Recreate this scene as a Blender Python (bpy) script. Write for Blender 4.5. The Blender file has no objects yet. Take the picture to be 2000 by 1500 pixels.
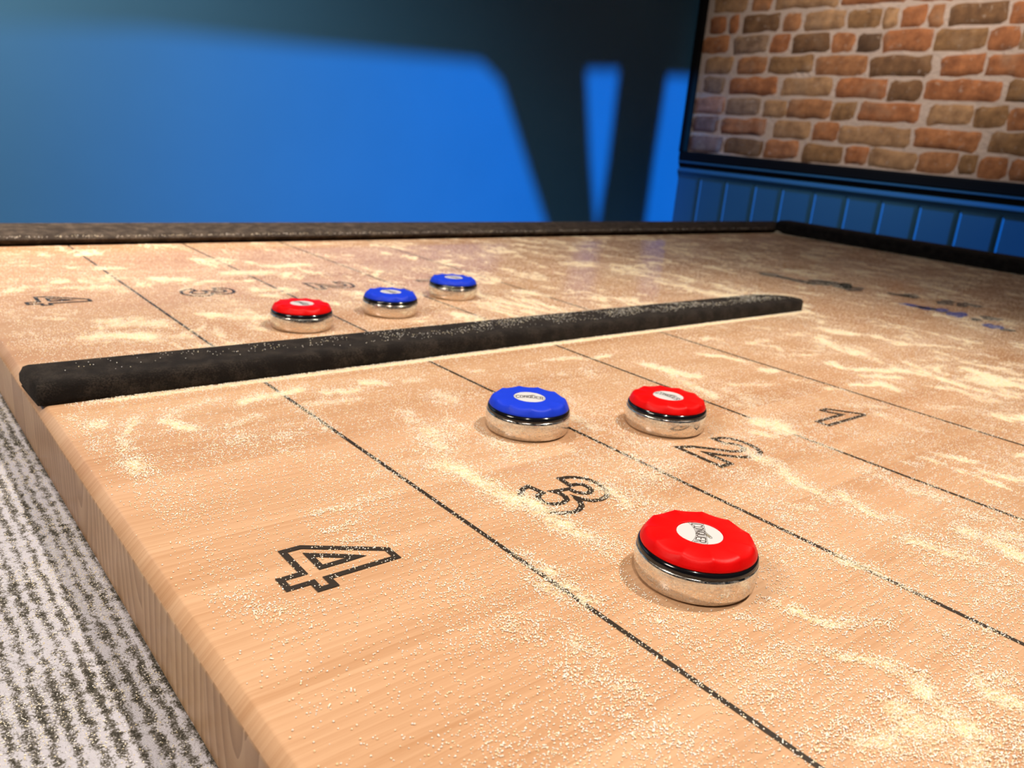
import bpy, bmesh, math, random
import numpy as np
from mathutils import Matrix, Vector
U = 0.2            # one unit of the plan below in metres (eye height above the table top)
TZ = 0.80          # height of the table top above the room floor
random.seed(4)
rng = np.random.default_rng(7)
C = bpy.context.scene.collection

def W(x, y, z=0.0):
    return Vector((x*U, y*U, TZ + z*U))

# ------------------------------------------------------------------ objects
def tag(o, label=None, cat=None, group=None, kind=None):
    if label: o['label'] = label
    if cat: o['category'] = cat
    if group: o['group'] = group
    if kind: o['kind'] = kind
    return o

def empty(name, loc, rz=0.0):
    o = bpy.data.objects.new(name, None); C.objects.link(o)
    o.location = loc; o.rotation_euler = (0, 0, rz); o.empty_display_size = 0.03
    return o

def obj_from(name, verts, faces, mats, parent=None, smooth=False, midx=None, origin=None):
    """verts in metres in world space (or local when parent given and origin is None -> parent's frame subtracted)"""
    me = bpy.data.meshes.new(name)
    v = [tuple(p) for p in verts]
    if origin is not None:
        ox, oy, oz = origin
        v = [(a-ox, b-oy, c-oz) for a, b, c in v]
    me.from_pydata(v, [], faces)
    if not isinstance(mats, (list, tuple)): mats = [mats]
    for m in mats: me.materials.append(m)
    if midx is not None:
        me.polygons.foreach_set('material_index', np.array(midx, dtype=np.int32))
    if smooth:
        me.polygons.foreach_set('use_smooth', np.ones(len(me.polygons), dtype=bool))
    me.update(); me.validate()
    o = bpy.data.objects.new(name, me); C.objects.link(o)
    if parent is not None: o.parent = parent
    elif origin is not None: o.location = origin
    return o

def box_vf(x0, x1, y0, y1, z0, z1):
    v = [(x0,y0,z0),(x1,y0,z0),(x1,y1,z0),(x0,y1,z0),(x0,y0,z1),(x1,y0,z1),(x1,y1,z1),(x0,y1,z1)]
    f = [(0,3,2,1),(4,5,6,7),(0,1,5,4),(1,2,6,5),(2,3,7,6),(3,0,4,7)]
    return v, f

def join_vf(parts):
    V, F = [], []
    for v, f in parts:
        n = len(V); V += [tuple(p) for p in v]; F += [tuple(i+n for i in q) for q in f]
    return V, F

def bevel(o, w, seg=2, angle=0.5):
    m = o.modifiers.new('bevel', 'BEVEL'); m.width = w; m.segments = seg
    m.limit_method = 'ANGLE'; m.angle_limit = angle; m.harden_normals = False
    return o

# ------------------------------------------------------------------ materials
def mat(name):
    m = bpy.data.materials.new(name); m.use_nodes = True
    nt = m.node_tree; b = nt.nodes['Principled BSDF']
    return m, nt, b

class N:
    def __init__(s, nt): s.nt = nt
    def n(s, t, **kw):
        q = s.nt.nodes.new(t)
        for k, v in kw.items(): setattr(q, k, v)
        return q
    def l(s, a, b): s.nt.links.new(a, b)
    def math(s, op, a, b=None, c=None, clamp=False):
        q = s.n('ShaderNodeMath', operation=op, use_clamp=clamp)
        for i, x in enumerate((a, b, c)):
            if x is None: continue
            if isinstance(x, (int, float)): q.inputs[i].default_value = x
            else: s.l(x, q.inputs[i])
        return q.outputs[0]
    def coord(s, scale=(1,1,1), kind='Object', loc=(0,0,0), rot=(0,0,0)):
        t = s.n('ShaderNodeTexCoord'); m = s.n('ShaderNodeMapping')
        m.inputs['Scale'].default_value = scale; m.inputs['Location'].default_value = loc
        m.inputs['Rotation'].default_value = rot
        s.l(t.outputs[kind], m.inputs['Vector']); return m.outputs[0]
    def noise(s, vec, scale, detail=3, rough=0.5, dist=0.0):
        q = s.n('ShaderNodeTexNoise'); q.inputs['Scale'].default_value = scale
        q.inputs['Detail'].default_value = detail; q.inputs['Roughness'].default_value = rough
        q.inputs['Distortion'].default_value = dist
        if vec is not None: s.l(vec, q.inputs['Vector'])
        return q.outputs['Fac']
    def ramp(s, fac, stops, interp='LINEAR'):
        q = s.n('ShaderNodeValToRGB'); q.color_ramp.interpolation = interp
        e = q.color_ramp.elements
        while len(e) < len(stops): e.new(0.5)
        for i, (p, c) in enumerate(stops):
            e[i].position = p; e[i].color = (c[0], c[1], c[2], 1) if not isinstance(c, (int, float)) else (c, c, c, 1)
        s.l(fac, q.inputs[0]); return q.outputs[0]
    def mix(s, fac, a, b, bt='MIX'):
        q = s.n('ShaderNodeMix', data_type='RGBA', blend_type=bt)
        for sock, x in ((q.inputs[0], fac), (q.inputs[6], a), (q.inputs[7], b)):
            if isinstance(x, (int, float)): sock.default_value = x
            elif isinstance(x, tuple): sock.default_value = (x[0], x[1], x[2], 1)
            else: s.l(x, sock)
        return q.outputs[2]
    def bump(s, h, strength, dist=0.001, normal=None):
        q = s.n('ShaderNodeBump'); q.inputs['Strength'].default_value = strength
        q.inputs['Distance'].default_value = dist
        s.l(h, q.inputs['Height'])
        if normal is not None: s.l(normal, q.inputs['Normal'])
        return q.outputs[0]

def plain(name, col, rough=0.5, metal=0.0, spec=0.5, coat=0.0, bump=None, var=0.0):
    m, nt, b = mat(name); n = N(nt)
    b.inputs['Base Color'].default_value = (*col, 1)
    b.inputs['Roughness'].default_value = rough; b.inputs['Metallic'].default_value = metal
    b.inputs['Specular IOR Level'].default_value = spec; b.inputs['Coat Weight'].default_value = coat
    if var:
        f = n.noise(n.coord(), 9.0, 4)
        c = n.mix(f, tuple(x*(1-var) for x in col), tuple(min(1, x*(1+var)) for x in col))
        n.l(c, b.inputs['Base Color'])
    if bump:
        n.l(n.bump(n.noise(n.coord(), bump[0], 3), bump[1], bump[2]), b.inputs['Normal'])
    return m

def powder_cover(n):
    """coverage of the fine curling powder, from the density painted on the mesh"""
    a = n.n('ShaderNodeAttribute', attribute_name='powder').outputs['Fac']
    co = n.coord()
    g = n.noise(co, 900, 2, 0.7)
    g2 = n.noise(co, 170, 3, 0.65)
    t = n.math('ADD', n.math('MULTIPLY', g, 0.6), n.math('MULTIPLY', g2, 0.4))
    d = n.math('SUBTRACT', n.math('ADD', n.math('MULTIPLY', a, 0.44), 0.195), t)
    return n.math('MULTIPLY', d, 4.6, clamp=True)

POWDER = (0.92, 0.78, 0.55)
def wood_top():
    m, nt, b = mat('maple_playfield'); n = N(nt)
    co = n.coord()
    br = n.n('ShaderNodeTexBrick', offset=0.37, squash=1.0)
    n.l(co, br.inputs['Vector'])
    br.inputs['Color1'].default_value = (0,0,0,1); br.inputs['Color2'].default_value = (1,1,1,1)
    br.inputs['Mortar'].default_value = (0.5,0.5,0.5,1)
    br.inputs['Scale'].default_value = 1.0; br.inputs['Mortar Size'].default_value = 0.0
    br.inputs['Brick Width'].default_value = 0.46; br.inputs['Row Height'].default_value = 0.041
    r = br.outputs['Color']
    off = n.n('ShaderNodeCombineXYZ'); n.l(n.math('MULTIPLY', r, 3.0), off.inputs[0]); n.l(n.math('MULTIPLY', r, 7.7), off.inputs[2])
    n.l(n.math('MULTIPLY', r, 0.9), off.inputs[1])
    va = n.n('ShaderNodeVectorMath', operation='ADD'); n.l(co, va.inputs[0]); n.l(off.outputs[0], va.inputs[1])
    st = n.n('ShaderNodeMapping'); st.inputs['Scale'].default_value = (3.0, 26, 1); n.l(va.outputs[0], st.inputs['Vector'])
    wv = n.n('ShaderNodeTexWave', wave_type='BANDS', bands_direction='Y', wave_profile='SAW')
    n.l(st.outputs[0], wv.inputs['Vector'])
    wv.inputs['Scale'].default_value = 2.3; wv.inputs['Distortion'].default_value = 8.0
    wv.inputs['Detail'].default_value = 3; wv.inputs['Detail Scale'].default_value = 1.1
    fine = n.n('ShaderNodeMapping'); fine.inputs['Scale'].default_value = (25, 900, 1); n.l(va.outputs[0], fine.inputs['Vector'])
    fn = n.noise(fine.outputs[0], 1.0, 3, 0.6)
    broad = n.noise(st.outputs[0], 0.8, 2, 0.5)
    g = n.math('ADD', n.math('ADD', n.math('MULTIPLY', wv.outputs['Fac'], 0.13), n.math('MULTIPLY', broad, 0.70)), n.math('MULTIPLY', fn, 0.34))
    col = n.ramp(g, [(0.15, (0.71,0.485,0.32)), (0.50, (0.635,0.397,0.235)), (0.84, (0.47,0.25,0.122))])
    tint = n.mix(r, (0.91,0.84,0.79), (1.0,1.0,1.0))
    col = n.mix(1.0, col, tint, 'MULTIPLY')
    cv = powder_cover(n)
    pn = n.noise(co, 260, 2, 0.7)
    pcol = n.mix(n.math('MULTIPLY', n.math('SUBTRACT', pn, 0.35), 3.0, clamp=True), (0.86,0.66,0.36), (0.97,0.86,0.68))
    col = n.mix(cv, col, pcol)
    n.l(col, b.inputs['Base Color'])
    n.l(n.math('ADD', n.math('MULTIPLY', cv, 0.35), 0.42), b.inputs['Roughness'])
    n.l(n.math('SUBTRACT', 0.36, n.math('MULTIPLY', cv, 0.36), clamp=True), b.inputs['Coat Weight'])
    b.inputs['Specular IOR Level'].default_value = 0.22
    b.inputs['Coat Roughness'].default_value = 0.055
    b.inputs['Coat IOR'].default_value = 1.45
    hh = n.math('ADD', n.math('MULTIPLY', n.math('MULTIPLY', cv, n.noise(co, 700, 2, 0.6)), 1.0), n.math('MULTIPLY', fn, 0.03))
    n.l(n.bump(hh, 0.7, 0.0008), b.inputs['Normal'])
    return m

def wood_end():
    m, nt, b = mat('maple_end_grain'); n = N(nt)
    co = n.coord()
    sp = n.n('ShaderNodeSeparateXYZ'); n.l(co, sp.inputs[0])
    idx = n.math('FLOOR', n.math('DIVIDE', n.math('ADD', sp.outputs['Y'], 0.003), 0.041))
    wn = n.n('ShaderNodeTexWhiteNoise', noise_dimensions='1D'); n.l(idx, wn.inputs['W'])
    wn2 = n.n('ShaderNodeTexWhiteNoise', noise_dimensions='1D'); n.l(n.math('ADD', idx, 55.3), wn2.inputs['W'])
    yy = n.math('ADD', n.math('SUBTRACT', sp.outputs['Y'], n.math('MULTIPLY', idx, 0.041)), n.math('MULTIPLY', n.math('SUBTRACT', wn.outputs['Value'], 0.5), 0.16))
    zz = n.math('MULTIPLY', n.math('ADD', n.math('SUBTRACT', sp.outputs['Z'], 0.78), n.math('MULTIPLY', n.math('SUBTRACT', wn2.outputs['Value'], 0.5), 0.10)), 0.30)
    cb = n.n('ShaderNodeCombineXYZ'); n.l(yy, cb.inputs[0]); n.l(zz, cb.inputs[1])
    wv = n.n('ShaderNodeTexWave', wave_type='RINGS', rings_direction='Z', wave_profile='SAW'); n.l(cb.outputs[0], wv.inputs['Vector'])
    wv.inputs['Scale'].default_value = 42; wv.inputs['Distortion'].default_value = 2.2
    wv.inputs['Detail'].default_value = 3; wv.inputs['Detail Scale'].default_value = 0.9
    g = n.math('ADD', n.math('MULTIPLY', wv.outputs['Fac'], 0.5), n.math('MULTIPLY', n.noise(co, 60, 4, 0.6), 0.5))
    col = n.ramp(g, [(0.2, (0.62,0.40,0.235)), (0.5, (0.50,0.30,0.155)), (0.85, (0.31,0.16,0.07))])
    t = n.mix(wn.outputs['Value'], (0.70,0.62,0.56), (1.05,1.05,1.05))
    n.l(n.mix(1.0, col, t, 'MULTIPLY'), b.inputs['Base Color'])
    b.inputs['Roughness'].default_value = 0.45; b.inputs['Coat Weight'].default_value = 0.25
    b.inputs['Coat Roughness'].default_value = 0.25
    return m

def ink(name, col, wear=0.0):
    m, nt, b = mat(name); n = N(nt)
    cv = powder_cover(n)
    co = n.coord()
    st = n.n('ShaderNodeMapping'); st.inputs['Scale'].default_value = (60, 900, 60); n.l(co, st.inputs['Vector'])
    w = n.noise(st.outputs[0], 1.0, 2, 0.6)
    c = n.mix(w, tuple(x*0.7 for x in col), tuple(min(1, x*1.5) for x in col))
    if wear:
        wr = n.math('MULTIPLY', n.math('SUBTRACT', n.math('ADD', n.noise(co, 45, 4, 0.7), wear*0.5), 0.5), 6.0, clamp=True)
        c = n.mix(wr, c, (0.62,0.40,0.21))
    n.l(n.mix(cv, c, POWDER), b.inputs['Base Color'])
    b.inputs['Roughness'].default_value = 0.5; b.inputs['Coat Weight'].default_value = 0.3
    b.inputs['Coat Roughness'].default_value = 0.15
    return m

def felt(name, c0, c1):
    m, nt, b = mat(name); n = N(nt)
    co = n.coord()
    f = n.noise(co, 900, 3, 0.7); g = n.noise(co, 60, 4, 0.6)
    dust = n.ramp(n.math('MULTIPLY', f, g), [(0.22, c0), (0.36, c1)])
    n.l(dust, b.inputs['Base Color'])
    b.inputs['Roughness'].default_value = 0.95; b.inputs['Specular IOR Level'].default_value = 0.2
    b.inputs['Sheen Weight'].default_value = 0.08; b.inputs['Sheen Tint'].default_value = (0.55,0.45,0.38,1)
    n.l(n.bump(n.math('ADD', f, n.math('MULTIPLY', g, 0.6)), 0.8, 0.0012), b.inputs['Normal'])
    return m

def carpet_mat():
    m, nt, b = mat('ribbed_carpet'); n = N(nt)
    co = n.coord()
    sp = n.n('ShaderNodeSeparateXYZ'); n.l(co, sp.inputs[0])
    wob = n.math('MULTIPLY', n.math('SUBTRACT', n.noise(co, 90, 4, 0.7), 0.5), 0.009)
    ph = n.math('MULTIPLY', n.math('ADD', sp.outputs['X'], wob), 2*math.pi/0.0068)
    rib = n.math('ADD', n.math('MULTIPLY', n.math('SINE', ph), 0.5), 0.5)
    patch = n.noise(co, 16, 4, 0.7)
    fib = n.noise(co, 1000, 3, 0.85)
    tuft = n.noise(co, 230, 3, 0.7)
    k = n.math('ADD', n.math('ADD', n.math('MULTIPLY', rib, 0.17), n.math('MULTIPLY', fib, 0.85)), n.math('ADD', n.math('MULTIPLY', patch, 0.42), n.math('MULTIPLY', tuft, 0.55)))
    col = n.ramp(k, [(0.82, (0.035,0.030,0.018)), (0.91, (0.16,0.14,0.11)), (1.00, (0.42,0.39,0.38)), (1.14, (0.82,0.79,0.86))])
    n.l(col, b.inputs['Base Color']); b.inputs['Roughness'].default_value = 0.8
    n.l(n.bump(k, 1.0, 0.0024), b.inputs['Normal'])
    return m

def paint(name, col, rough=0.55):
    m, nt, b = mat(name); n = N(nt); co = n.coord()
    c = n.mix(n.noise(co, 1.7, 4, 0.6), tuple(x*0.88 for x in col), tuple(x*1.12 for x in col))
    n.l(c, b.inputs['Base Color']); b.inputs['Roughness'].default_value = rough
    b.inputs['Specular IOR Level'].default_value = 0.3
    n.l(n.bump(n.noise(co, 160, 2, 0.5), 0.08, 0.001), b.inputs['Normal'])
    return m

def brick_mat():
    m, nt, b = mat('old_brick'); n = N(nt)
    a = n.n('ShaderNodeAttribute', attribute_name='tone').outputs['Color']
    co = n.coord()
    f = n.noise(co, 26, 5, 0.7); g = n.noise(co, 7, 3, 0.6)
    c = n.mix(n.math('MULTIPLY', n.math('SUBTRACT', f, 0.35), 2.2, clamp=True), n.mix(1.0, a, (0.5,0.45,0.42), 'MULTIPLY'), n.mix(1.0, a, (1.22,1.2,1.15), 'MULTIPLY'))
    c = n.mix(n.math('MULTIPLY', n.math('SUBTRACT', g, 0.55), 3.0, clamp=True), c, (0.30,0.20,0.135))
    sm = n.noise(co, 55, 4, 0.7)
    c = n.mix(n.math('MULTIPLY', n.math('SUBTRACT', sm, 0.60), 5.0, clamp=True), c, (0.50,0.40,0.34))
    n.l(c, b.inputs['Base Color']); b.inputs['Roughness'].default_value = 0.9
    n.l(n.bump(n.noise(co, 90, 4, 0.7), 0.6, 0.004), b.inputs['Normal'])
    return m

M = {}
M['top'] = wood_top(); M['end'] = wood_end()
M['ink'] = ink('burnt_black_line', (0.022, 0.013, 0.006))
M['logo_black'] = ink('worn_dark_print', (0.02, 0.022, 0.03), -0.10)
M['logo_blue'] = ink('worn_blue_print', (0.02, 0.06, 0.34), 0.0)
M['felt'] = felt('black_felt', (0.008,0.006,0.005), (0.036,0.028,0.022))
M['felt_back'] = felt('black_felt_lit', (0.03,0.022,0.017), (0.11,0.085,0.064))  # black felt with the light on the back cushion put into its colour
M['felt_dark'] = felt('black_felt_shaded', (0.006,0.005,0.005), (0.02,0.017,0.015))  # same felt darkened, the end cushion's shade put into its colour
M['carpet'] = carpet_mat()
M['wallblue'] = paint('dark_blue_paint', (0.030, 0.105, 0.20))
M['trimblue'] = paint('dark_blue_trim', (0.030, 0.105, 0.20), 0.35)
M['black'] = plain('shaded_trim_black', (0.003,0.003,0.004), 0.7, spec=0.15)  # blue trim in shade, its darkness put into the colour
M['brick'] = brick_mat()
M['mortar'] = plain('grey_pink_mortar', (0.50,0.39,0.34), 0.95, bump=(70, 0.9, 0.006), var=0.15)
M['ceil'] = plain('ceiling_paint', (0.30,0.28,0.26), 0.9)
M['floor'] = plain('dark_floor_carpet', (0.05,0.045,0.04), 0.95)
M['cabinet'] = plain('black_cabinet', (0.02,0.017,0.015), 0.4, var=0.2)

def chrome():
    m, nt, b = mat('polished_steel'); n = N(nt)
    b.inputs['Base Color'].default_value = (0.78,0.75,0.70,1); b.inputs['Metallic'].default_value = 1.0
    co = n.coord((1,1,2.2))
    f = n.noise(co, 170, 5, 0.7)
    n.l(n.math('ADD', n.math('MULTIPLY', n.math('SUBTRACT', f, 0.45), 1.1, clamp=True), 0.09), b.inputs['Roughness'])
    d = n.noise(co, 420, 3, 0.7)
    dm = n.math('MULTIPLY', n.math('SUBTRACT', d, 0.46), 2.2, clamp=True)
    # fine dust dulls the metal
    n.l(n.mix(dm, (0.78,0.75,0.70), (0.50,0.44,0.36)), b.inputs['Base Color'])
    n.l(n.math('SUBTRACT', 1.0, n.math('MULTIPLY', dm, 0.9), clamp=True), b.inputs['Metallic'])
    n.l(n.bump(n.noise(co, 60, 2, 0.5), 0.12, 0.0006), b.inputs['Normal'])
    return m
def plastic(name, col):
    m, nt, b = mat(name); n = N(nt)
    b.inputs['Base Color'].default_value = (*col, 1); b.inputs['Roughness'].default_value = 0.42
    b.inputs['Specular IOR Level'].default_value = 0.13
    n.l(n.bump(n.noise(n.coord(), 900, 2, 0.5), 0.12, 0.0003), b.inputs['Normal'])
    return m
M['chrome'] = chrome()
M['red'] = plastic('red_plastic', (0.68, 0.002, 0.002))
M['blue'] = plastic('blue_plastic', (0.012, 0.045, 0.62))
M['rim'] = plain('black_rubber_rim', (0.006,0.006,0.008), 0.10, spec=0.6)
M['label'] = plain('white_sticker', (0.62,0.61,0.60), 0.45)
M['letter'] = plain('printed_black', (0.05,0.035,0.025), 0.5)
M['letter_fill'] = plain('printed_olive', (0.22,0.19,0.12), 0.5)
def bead():
    m, nt, b = mat('powder_bead'); n = N(nt)
    oi = n.n('ShaderNodeAttribute', attribute_name='tint', attribute_type='INSTANCER').outputs['Fac']
    c = n.ramp(oi, [(0.0, (1.0,0.84,0.50)), (0.35, (1.0,0.93,0.75)), (1.0, (1.0,0.97,0.95))])
    n.l(c, b.inputs['Base Color']); b.inputs['Roughness'].default_value = 0.12
    b.inputs['Specular IOR Level'].default_value = 0.9
    return m
M['bead'] = bead()
# ------------------------------------------------------------------ powder density over the table plan
_G = {}
def vnoise(x, y, seed):
    if seed not in _G: _G[seed] = np.random.default_rng(seed).random((256, 256))
    g = _G[seed]
    xi = np.floor(x).astype(int); yi = np.floor(y).astype(int)
    fx = x-xi; fy = y-yi; fx = fx*fx*(3-2*fx); fy = fy*fy*(3-2*fy)
    a = g[xi % 256, yi % 256]; b = g[(xi+1) % 256, yi % 256]; c = g[xi % 256, (yi+1) % 256]; d = g[(xi+1) % 256, (yi+1) % 256]
    return (a*(1-fx)+b*fx)*(1-fy) + (c*(1-fx)+d*fx)*fy
def fbm(x, y, seed, oct=4):
    s = 0; t = 0; a = 1.0
    for k in range(oct):
        s = s + a*vnoise(x*2**k+17.3*k, y*2**k+5.1*k, seed+k); t += a; a *= 0.55
    return s/t
STROKES = [[[0.477,2.742,0.514,2.643,0.57,2.656],0.035,0.9],[[0.493,2.596,0.497,2.465],0.03,0.6],[[0.683,2.664,0.617,2.534,0.587,2.401],0.018,0.8],[[0.572,2.323,0.569,2.212],0.025,0.8],[[0.551,2.285,0.577,2.223],0.015,0.7],[[0.755,2.608,0.772,2.537,0.802,2.492],0.02,1],[[0.767,2.624,0.82,2.687,0.963,2.737],0.02,0.7],[[1.024,2.649,1.129,2.685,1.275,2.71],0.022,1.1],[[1.355,2.634,1.475,2.633],0.02,0.9],[[1.527,2.679,1.586,2.654],0.02,1],[[1.191,2.546,1.417,2.528],0.012,0.6],[[1.674,2.629,1.741,2.629],0.015,0.6],[[0.9,2.453,1.024,2.522],0.015,0.6],[[0.867,2.332,0.916,2.355],0.02,0.5],[[1.001,2.303,1.086,2.32],0.02,0.5],[[0.864,1.769,0.947,1.77],0.01,0.9],[[0.849,1.669,0.931,1.673],0.013,0.7],[[0.864,1.612,0.944,1.602],0.02,0.4],[[0.546,1.954,0.631,1.933],0.05,0.25],[[0.549,2.033,0.593,2.008],0.06,0.2],[[0.937,1.762,1.127,1.787],0.02,0.3],[[1.481,2.145,1.43,2.007],0.04,0.8],[[1.185,2.313,1.189,2.559],0.015,0.5],[[0.503,1.561,0.587,1.455],0.04,0.3],[[0.587,1.455,0.607,1.398],0.03,0.4],[[1.686,2.624,1.745,2.623],0.015,0.6],[[1.716,2.463,1.743,2.381],0.03,0.7],[[1.681,2.386,1.713,2.326],0.03,0.5],[[1.486,2.326,1.483,2.227],0.025,0.6],[[1.455,2.127,1.423,1.984],0.02,0.7],[[1.58,2.18,1.577,2.123],0.025,0.7],[[1.34,1.882,1.378,1.831,1.385,1.695],0.03,0.95],[[1.386,1.92,1.417,1.81],0.02,0.6],[[1.385,1.695,1.399,1.579,1.396,1.466],0.035,0.95],[[1.396,1.466,1.41,1.387,1.418,1.325],0.035,0.95],[[1.418,1.325,1.426,1.222],0.035,0.6],[[1.607,1.977,1.618,1.866],0.025,0.7],[[1.652,2.067,1.58,1.819],0.03,0.4],[[1.692,1.863,1.634,1.759],0.04,0.25],[[2.037,2.042,2.029,1.9],0.03,0.6],[[2.212,2.262,2.143,2.125],0.02,0.5],[[2.189,2.175,2.149,1.945],0.04,0.3],[[2.003,2.659,2.061,2.621],0.012,0.8],[[2.444,2.638,2.651,2.617],0.015,0.7],[[2.629,2.594,2.803,2.588],0.015,0.7],[[2.315,2.456,2.368,2.433],0.012,0.6],[[2.13,2.535,2.134,2.479],0.012,0.5],[[2.293,2.624,2.349,2.616],0.012,0.6],[[2.856,2.405,2.888,2.268,2.945,2.169],0.03,0.8],[[2.841,2.228,2.769,1.932],0.03,0.6],[[2.527,2.451,2.471,2.36],0.03,0.4],[[2.046,1.756,2.052,1.661,2.124,1.643],0.04,0.3],[[1.888,1.499,2.067,1.532],0.04,0.5],[[1.947,1.663,1.978,1.579],0.03,0.4],[[1.694,1.528,1.668,1.472,1.665,1.418],0.025,0.8],[[1.702,1.453,1.739,1.312],0.04,0.35],[[3.76,2.46,3.913,2.462],0.03,0.6],[[3.612,2.636,3.672,2.573],0.03,0.6],[[3.275,2.428,3.373,2.336,3.412,2.235],0.02,0.7],[[3.749,2.464,3.847,2.349,3.796,2.293],0.02,0.6],[[3.367,2.09,3.413,2.071],0.03,0.9],[[3.692,2.225,3.849,2.198,3.954,2.156],0.02,0.5],[[4.19,2.505,4.284,2.471],0.03,0.5],[[4.315,2.373,4.177,2.181,4.167,2.07],0.025,0.7],[[3.817,2.033,3.814,1.933,3.998,1.822],0.025,0.8],[[3.882,2.041,3.799,1.973],0.02,0.6],[[4.301,1.869,4.24,1.753],0.02,0.6],[[4.069,1.792,4.152,1.658],0.03,0.6],[[3.77,1.823,3.938,1.718],0.02,0.5],[[3.543,1.771,3.715,1.694],0.015,0.7],[[3.746,1.71,3.684,1.592],0.02,0.8],[[4.669,2.112,4.903,1.98,4.989,1.863],0.02,0.6],[[4.769,1.909,4.669,1.68,4.74,1.543],0.02,0.6],[[4.518,1.636,4.456,1.461,4.454,1.335],0.03,0.9],[[4.185,1.709,4.12,1.454,4.176,1.282],0.025,0.7],[[2.987,2.017,3.203,1.921],0.015,0.6],[[2.91,1.969,2.852,1.79],0.03,0.4],[[2.914,2.329,2.921,2.249,2.974,2.167],0.02,0.8],[[2.782,2.054,2.76,1.959],0.02,0.5],[[2.762,1.832,2.831,1.776],0.02,0.5],[[3.352,1.943,3.411,1.858],0.02,0.5],[[3.161,1.802,3.227,1.772],0.02,0.4],[[3.39,1.781,3.442,1.758],0.02,0.6],[[2.67,1.646,2.72,1.6,2.667,1.541],0.035,1],[[2.543,1.582,2.582,1.523],0.02,0.8],[[2.699,1.546,2.687,1.41,2.685,1.316],0.015,0.6],[[2.643,1.472,2.64,1.339],0.02,0.4],[[2.362,1.5,2.338,1.388],0.025,0.9],[[2.346,1.564,2.354,1.486],0.02,0.6],[[2.338,1.388,2.279,1.24],0.03,0.8],[[2.279,1.24,2.262,1.115],0.03,0.7],[[3.265,1.597,3.377,1.519],0.03,0.5],[[3.262,1.475,3.242,1.3],0.03,0.5],[[3.219,1.289,3.294,1.23],0.015,0.5],[[2.966,1.372,3.068,1.217],0.06,0.3],[[2.9,1.112,2.914,1.042],0.012,0.8],[[3.003,1.114,3.052,1.014],0.015,0.9],[[2.919,0.995,2.929,0.939,2.905,0.838],0.015,0.9],[[2.99,0.94,3.038,0.831],0.02,0.9],[[3.292,0.964,3.359,0.92],0.015,0.9],[[2.813,1.122,2.827,1.097],0.015,0.6],[[2.603,1.163,2.598,1.036],0.03,0.5],[[2.567,0.992,2.604,0.912],0.03,0.6],[[2.33,1.106,2.307,1.034,2.279,0.967],0.018,1],[[2.216,1.03,2.245,0.961],0.02,0.6],[[2.279,0.967,2.316,0.92],0.025,0.7],[[2.099,1.149,2.137,1.1],0.015,0.8],[[2.032,1.094,2.06,1.053],0.03,0.4],[[2.207,0.845,2.224,0.777,2.261,0.688],0.022,0.9],[[2.426,0.756,2.414,0.678,2.398,0.607],0.03,1],[[2.505,0.698,2.534,0.632],0.03,0.9],[[2.558,0.81,2.61,0.728],0.03,0.6],[[2.137,1.379,2.174,1.236],0.06,0.3],[[2.015,1.237,2.068,1.166],0.05,0.35],[[1.554,0.889,1.589,0.843],0.012,0.7],[[1.603,0.804,1.606,0.76,1.641,0.704],0.016,1],[[1.65,0.71,1.719,0.667],0.02,0.8],[[1.454,0.902,1.469,0.822],0.02,0.5],[[1.417,0.735,1.456,0.711],0.016,0.8],[[1.509,0.677,1.561,0.624],0.016,0.8],[[1.561,0.624,1.584,0.569,1.616,0.519],0.018,0.8],[[1.452,0.672,1.455,0.622],0.016,0.5],[[1.446,0.572,1.472,0.502],0.04,0.35],[[1.565,0.495,1.554,0.44,1.519,0.396],0.025,0.95],[[1.554,0.44,1.547,0.361],0.03,0.8],[[1.578,0.544,1.567,0.476],0.025,0.7],[[1.714,0.447,1.669,0.41,1.69,0.369],0.03,0.95],[[1.733,0.435,1.763,0.406],0.03,0.8],[[1.457,0.494,1.472,0.451,1.419,0.446],0.04,0.85],[[1.322,0.494,1.412,0.442],0.03,0.8],[[1.246,0.536,1.31,0.502],0.03,0.5],[[1.455,0.36,1.476,0.316],0.05,0.7],[[1.58,0.356,1.584,0.313],0.05,0.5],[[1.816,0.583,1.806,0.556],0.012,0.7],[[1.898,0.544,1.93,0.501],0.016,0.7],[[1.933,0.855,1.955,0.783],0.018,0.9],[[1.929,0.742,1.938,0.669],0.012,0.6],[[1.731,0.496,1.791,0.489,1.837,0.481],0.03,0.35],[[1.083,0.986,1.095,0.938],0.015,0.8],[[1.051,0.88,1.056,0.789],0.025,0.6],[[0.996,0.953,1.006,0.927],0.03,0.4],[[1.223,1.233,1.217,1.145,1.223,1.091],0.018,0.8],[[1.166,1.214,1.178,1.094],0.018,0.6],[[1.211,1.324,1.213,1.239],0.018,0.6],[[0.961,0.809,1.008,0.709],0.05,0.3],[[1.005,0.749,1.029,0.68],0.03,0.35],[[1.288,0.912,1.299,0.851],0.03,0.45],[[1.288,0.956,1.31,0.909],0.03,0.4],[[1.249,0.772,1.335,0.698],0.06,0.3],[[1.288,0.777,1.348,0.769],0.04,0.3],[[1.246,0.666,1.329,0.647],0.03,0.35],[[1.005,1.109,1.023,1.055],0.03,0.4],[[0.794,0.849,0.818,0.776],0.06,0.2],[[0.727,4.829,0.841,4.8],0.03,0.5],[[0.985,4.727,1.164,4.68],0.04,0.5],[[0.777,3.705,0.871,3.716,0.993,3.625],0.05,0.7],[[0.471,3.733,0.598,3.728],0.15,0.35],[[1.475,4.387,1.581,4.224],0.04,0.5],[[1.409,4.877,1.538,4.83],0.05,0.6],[[1.353,3.959,1.562,3.833],0.04,0.6],[[1.474,3.62,1.685,3.518],0.04,0.5],[[2.183,5.137,2.454,5.132],0.06,0.6],[[1.822,4.945,2.094,4.927],0.06,0.5]]
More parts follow.
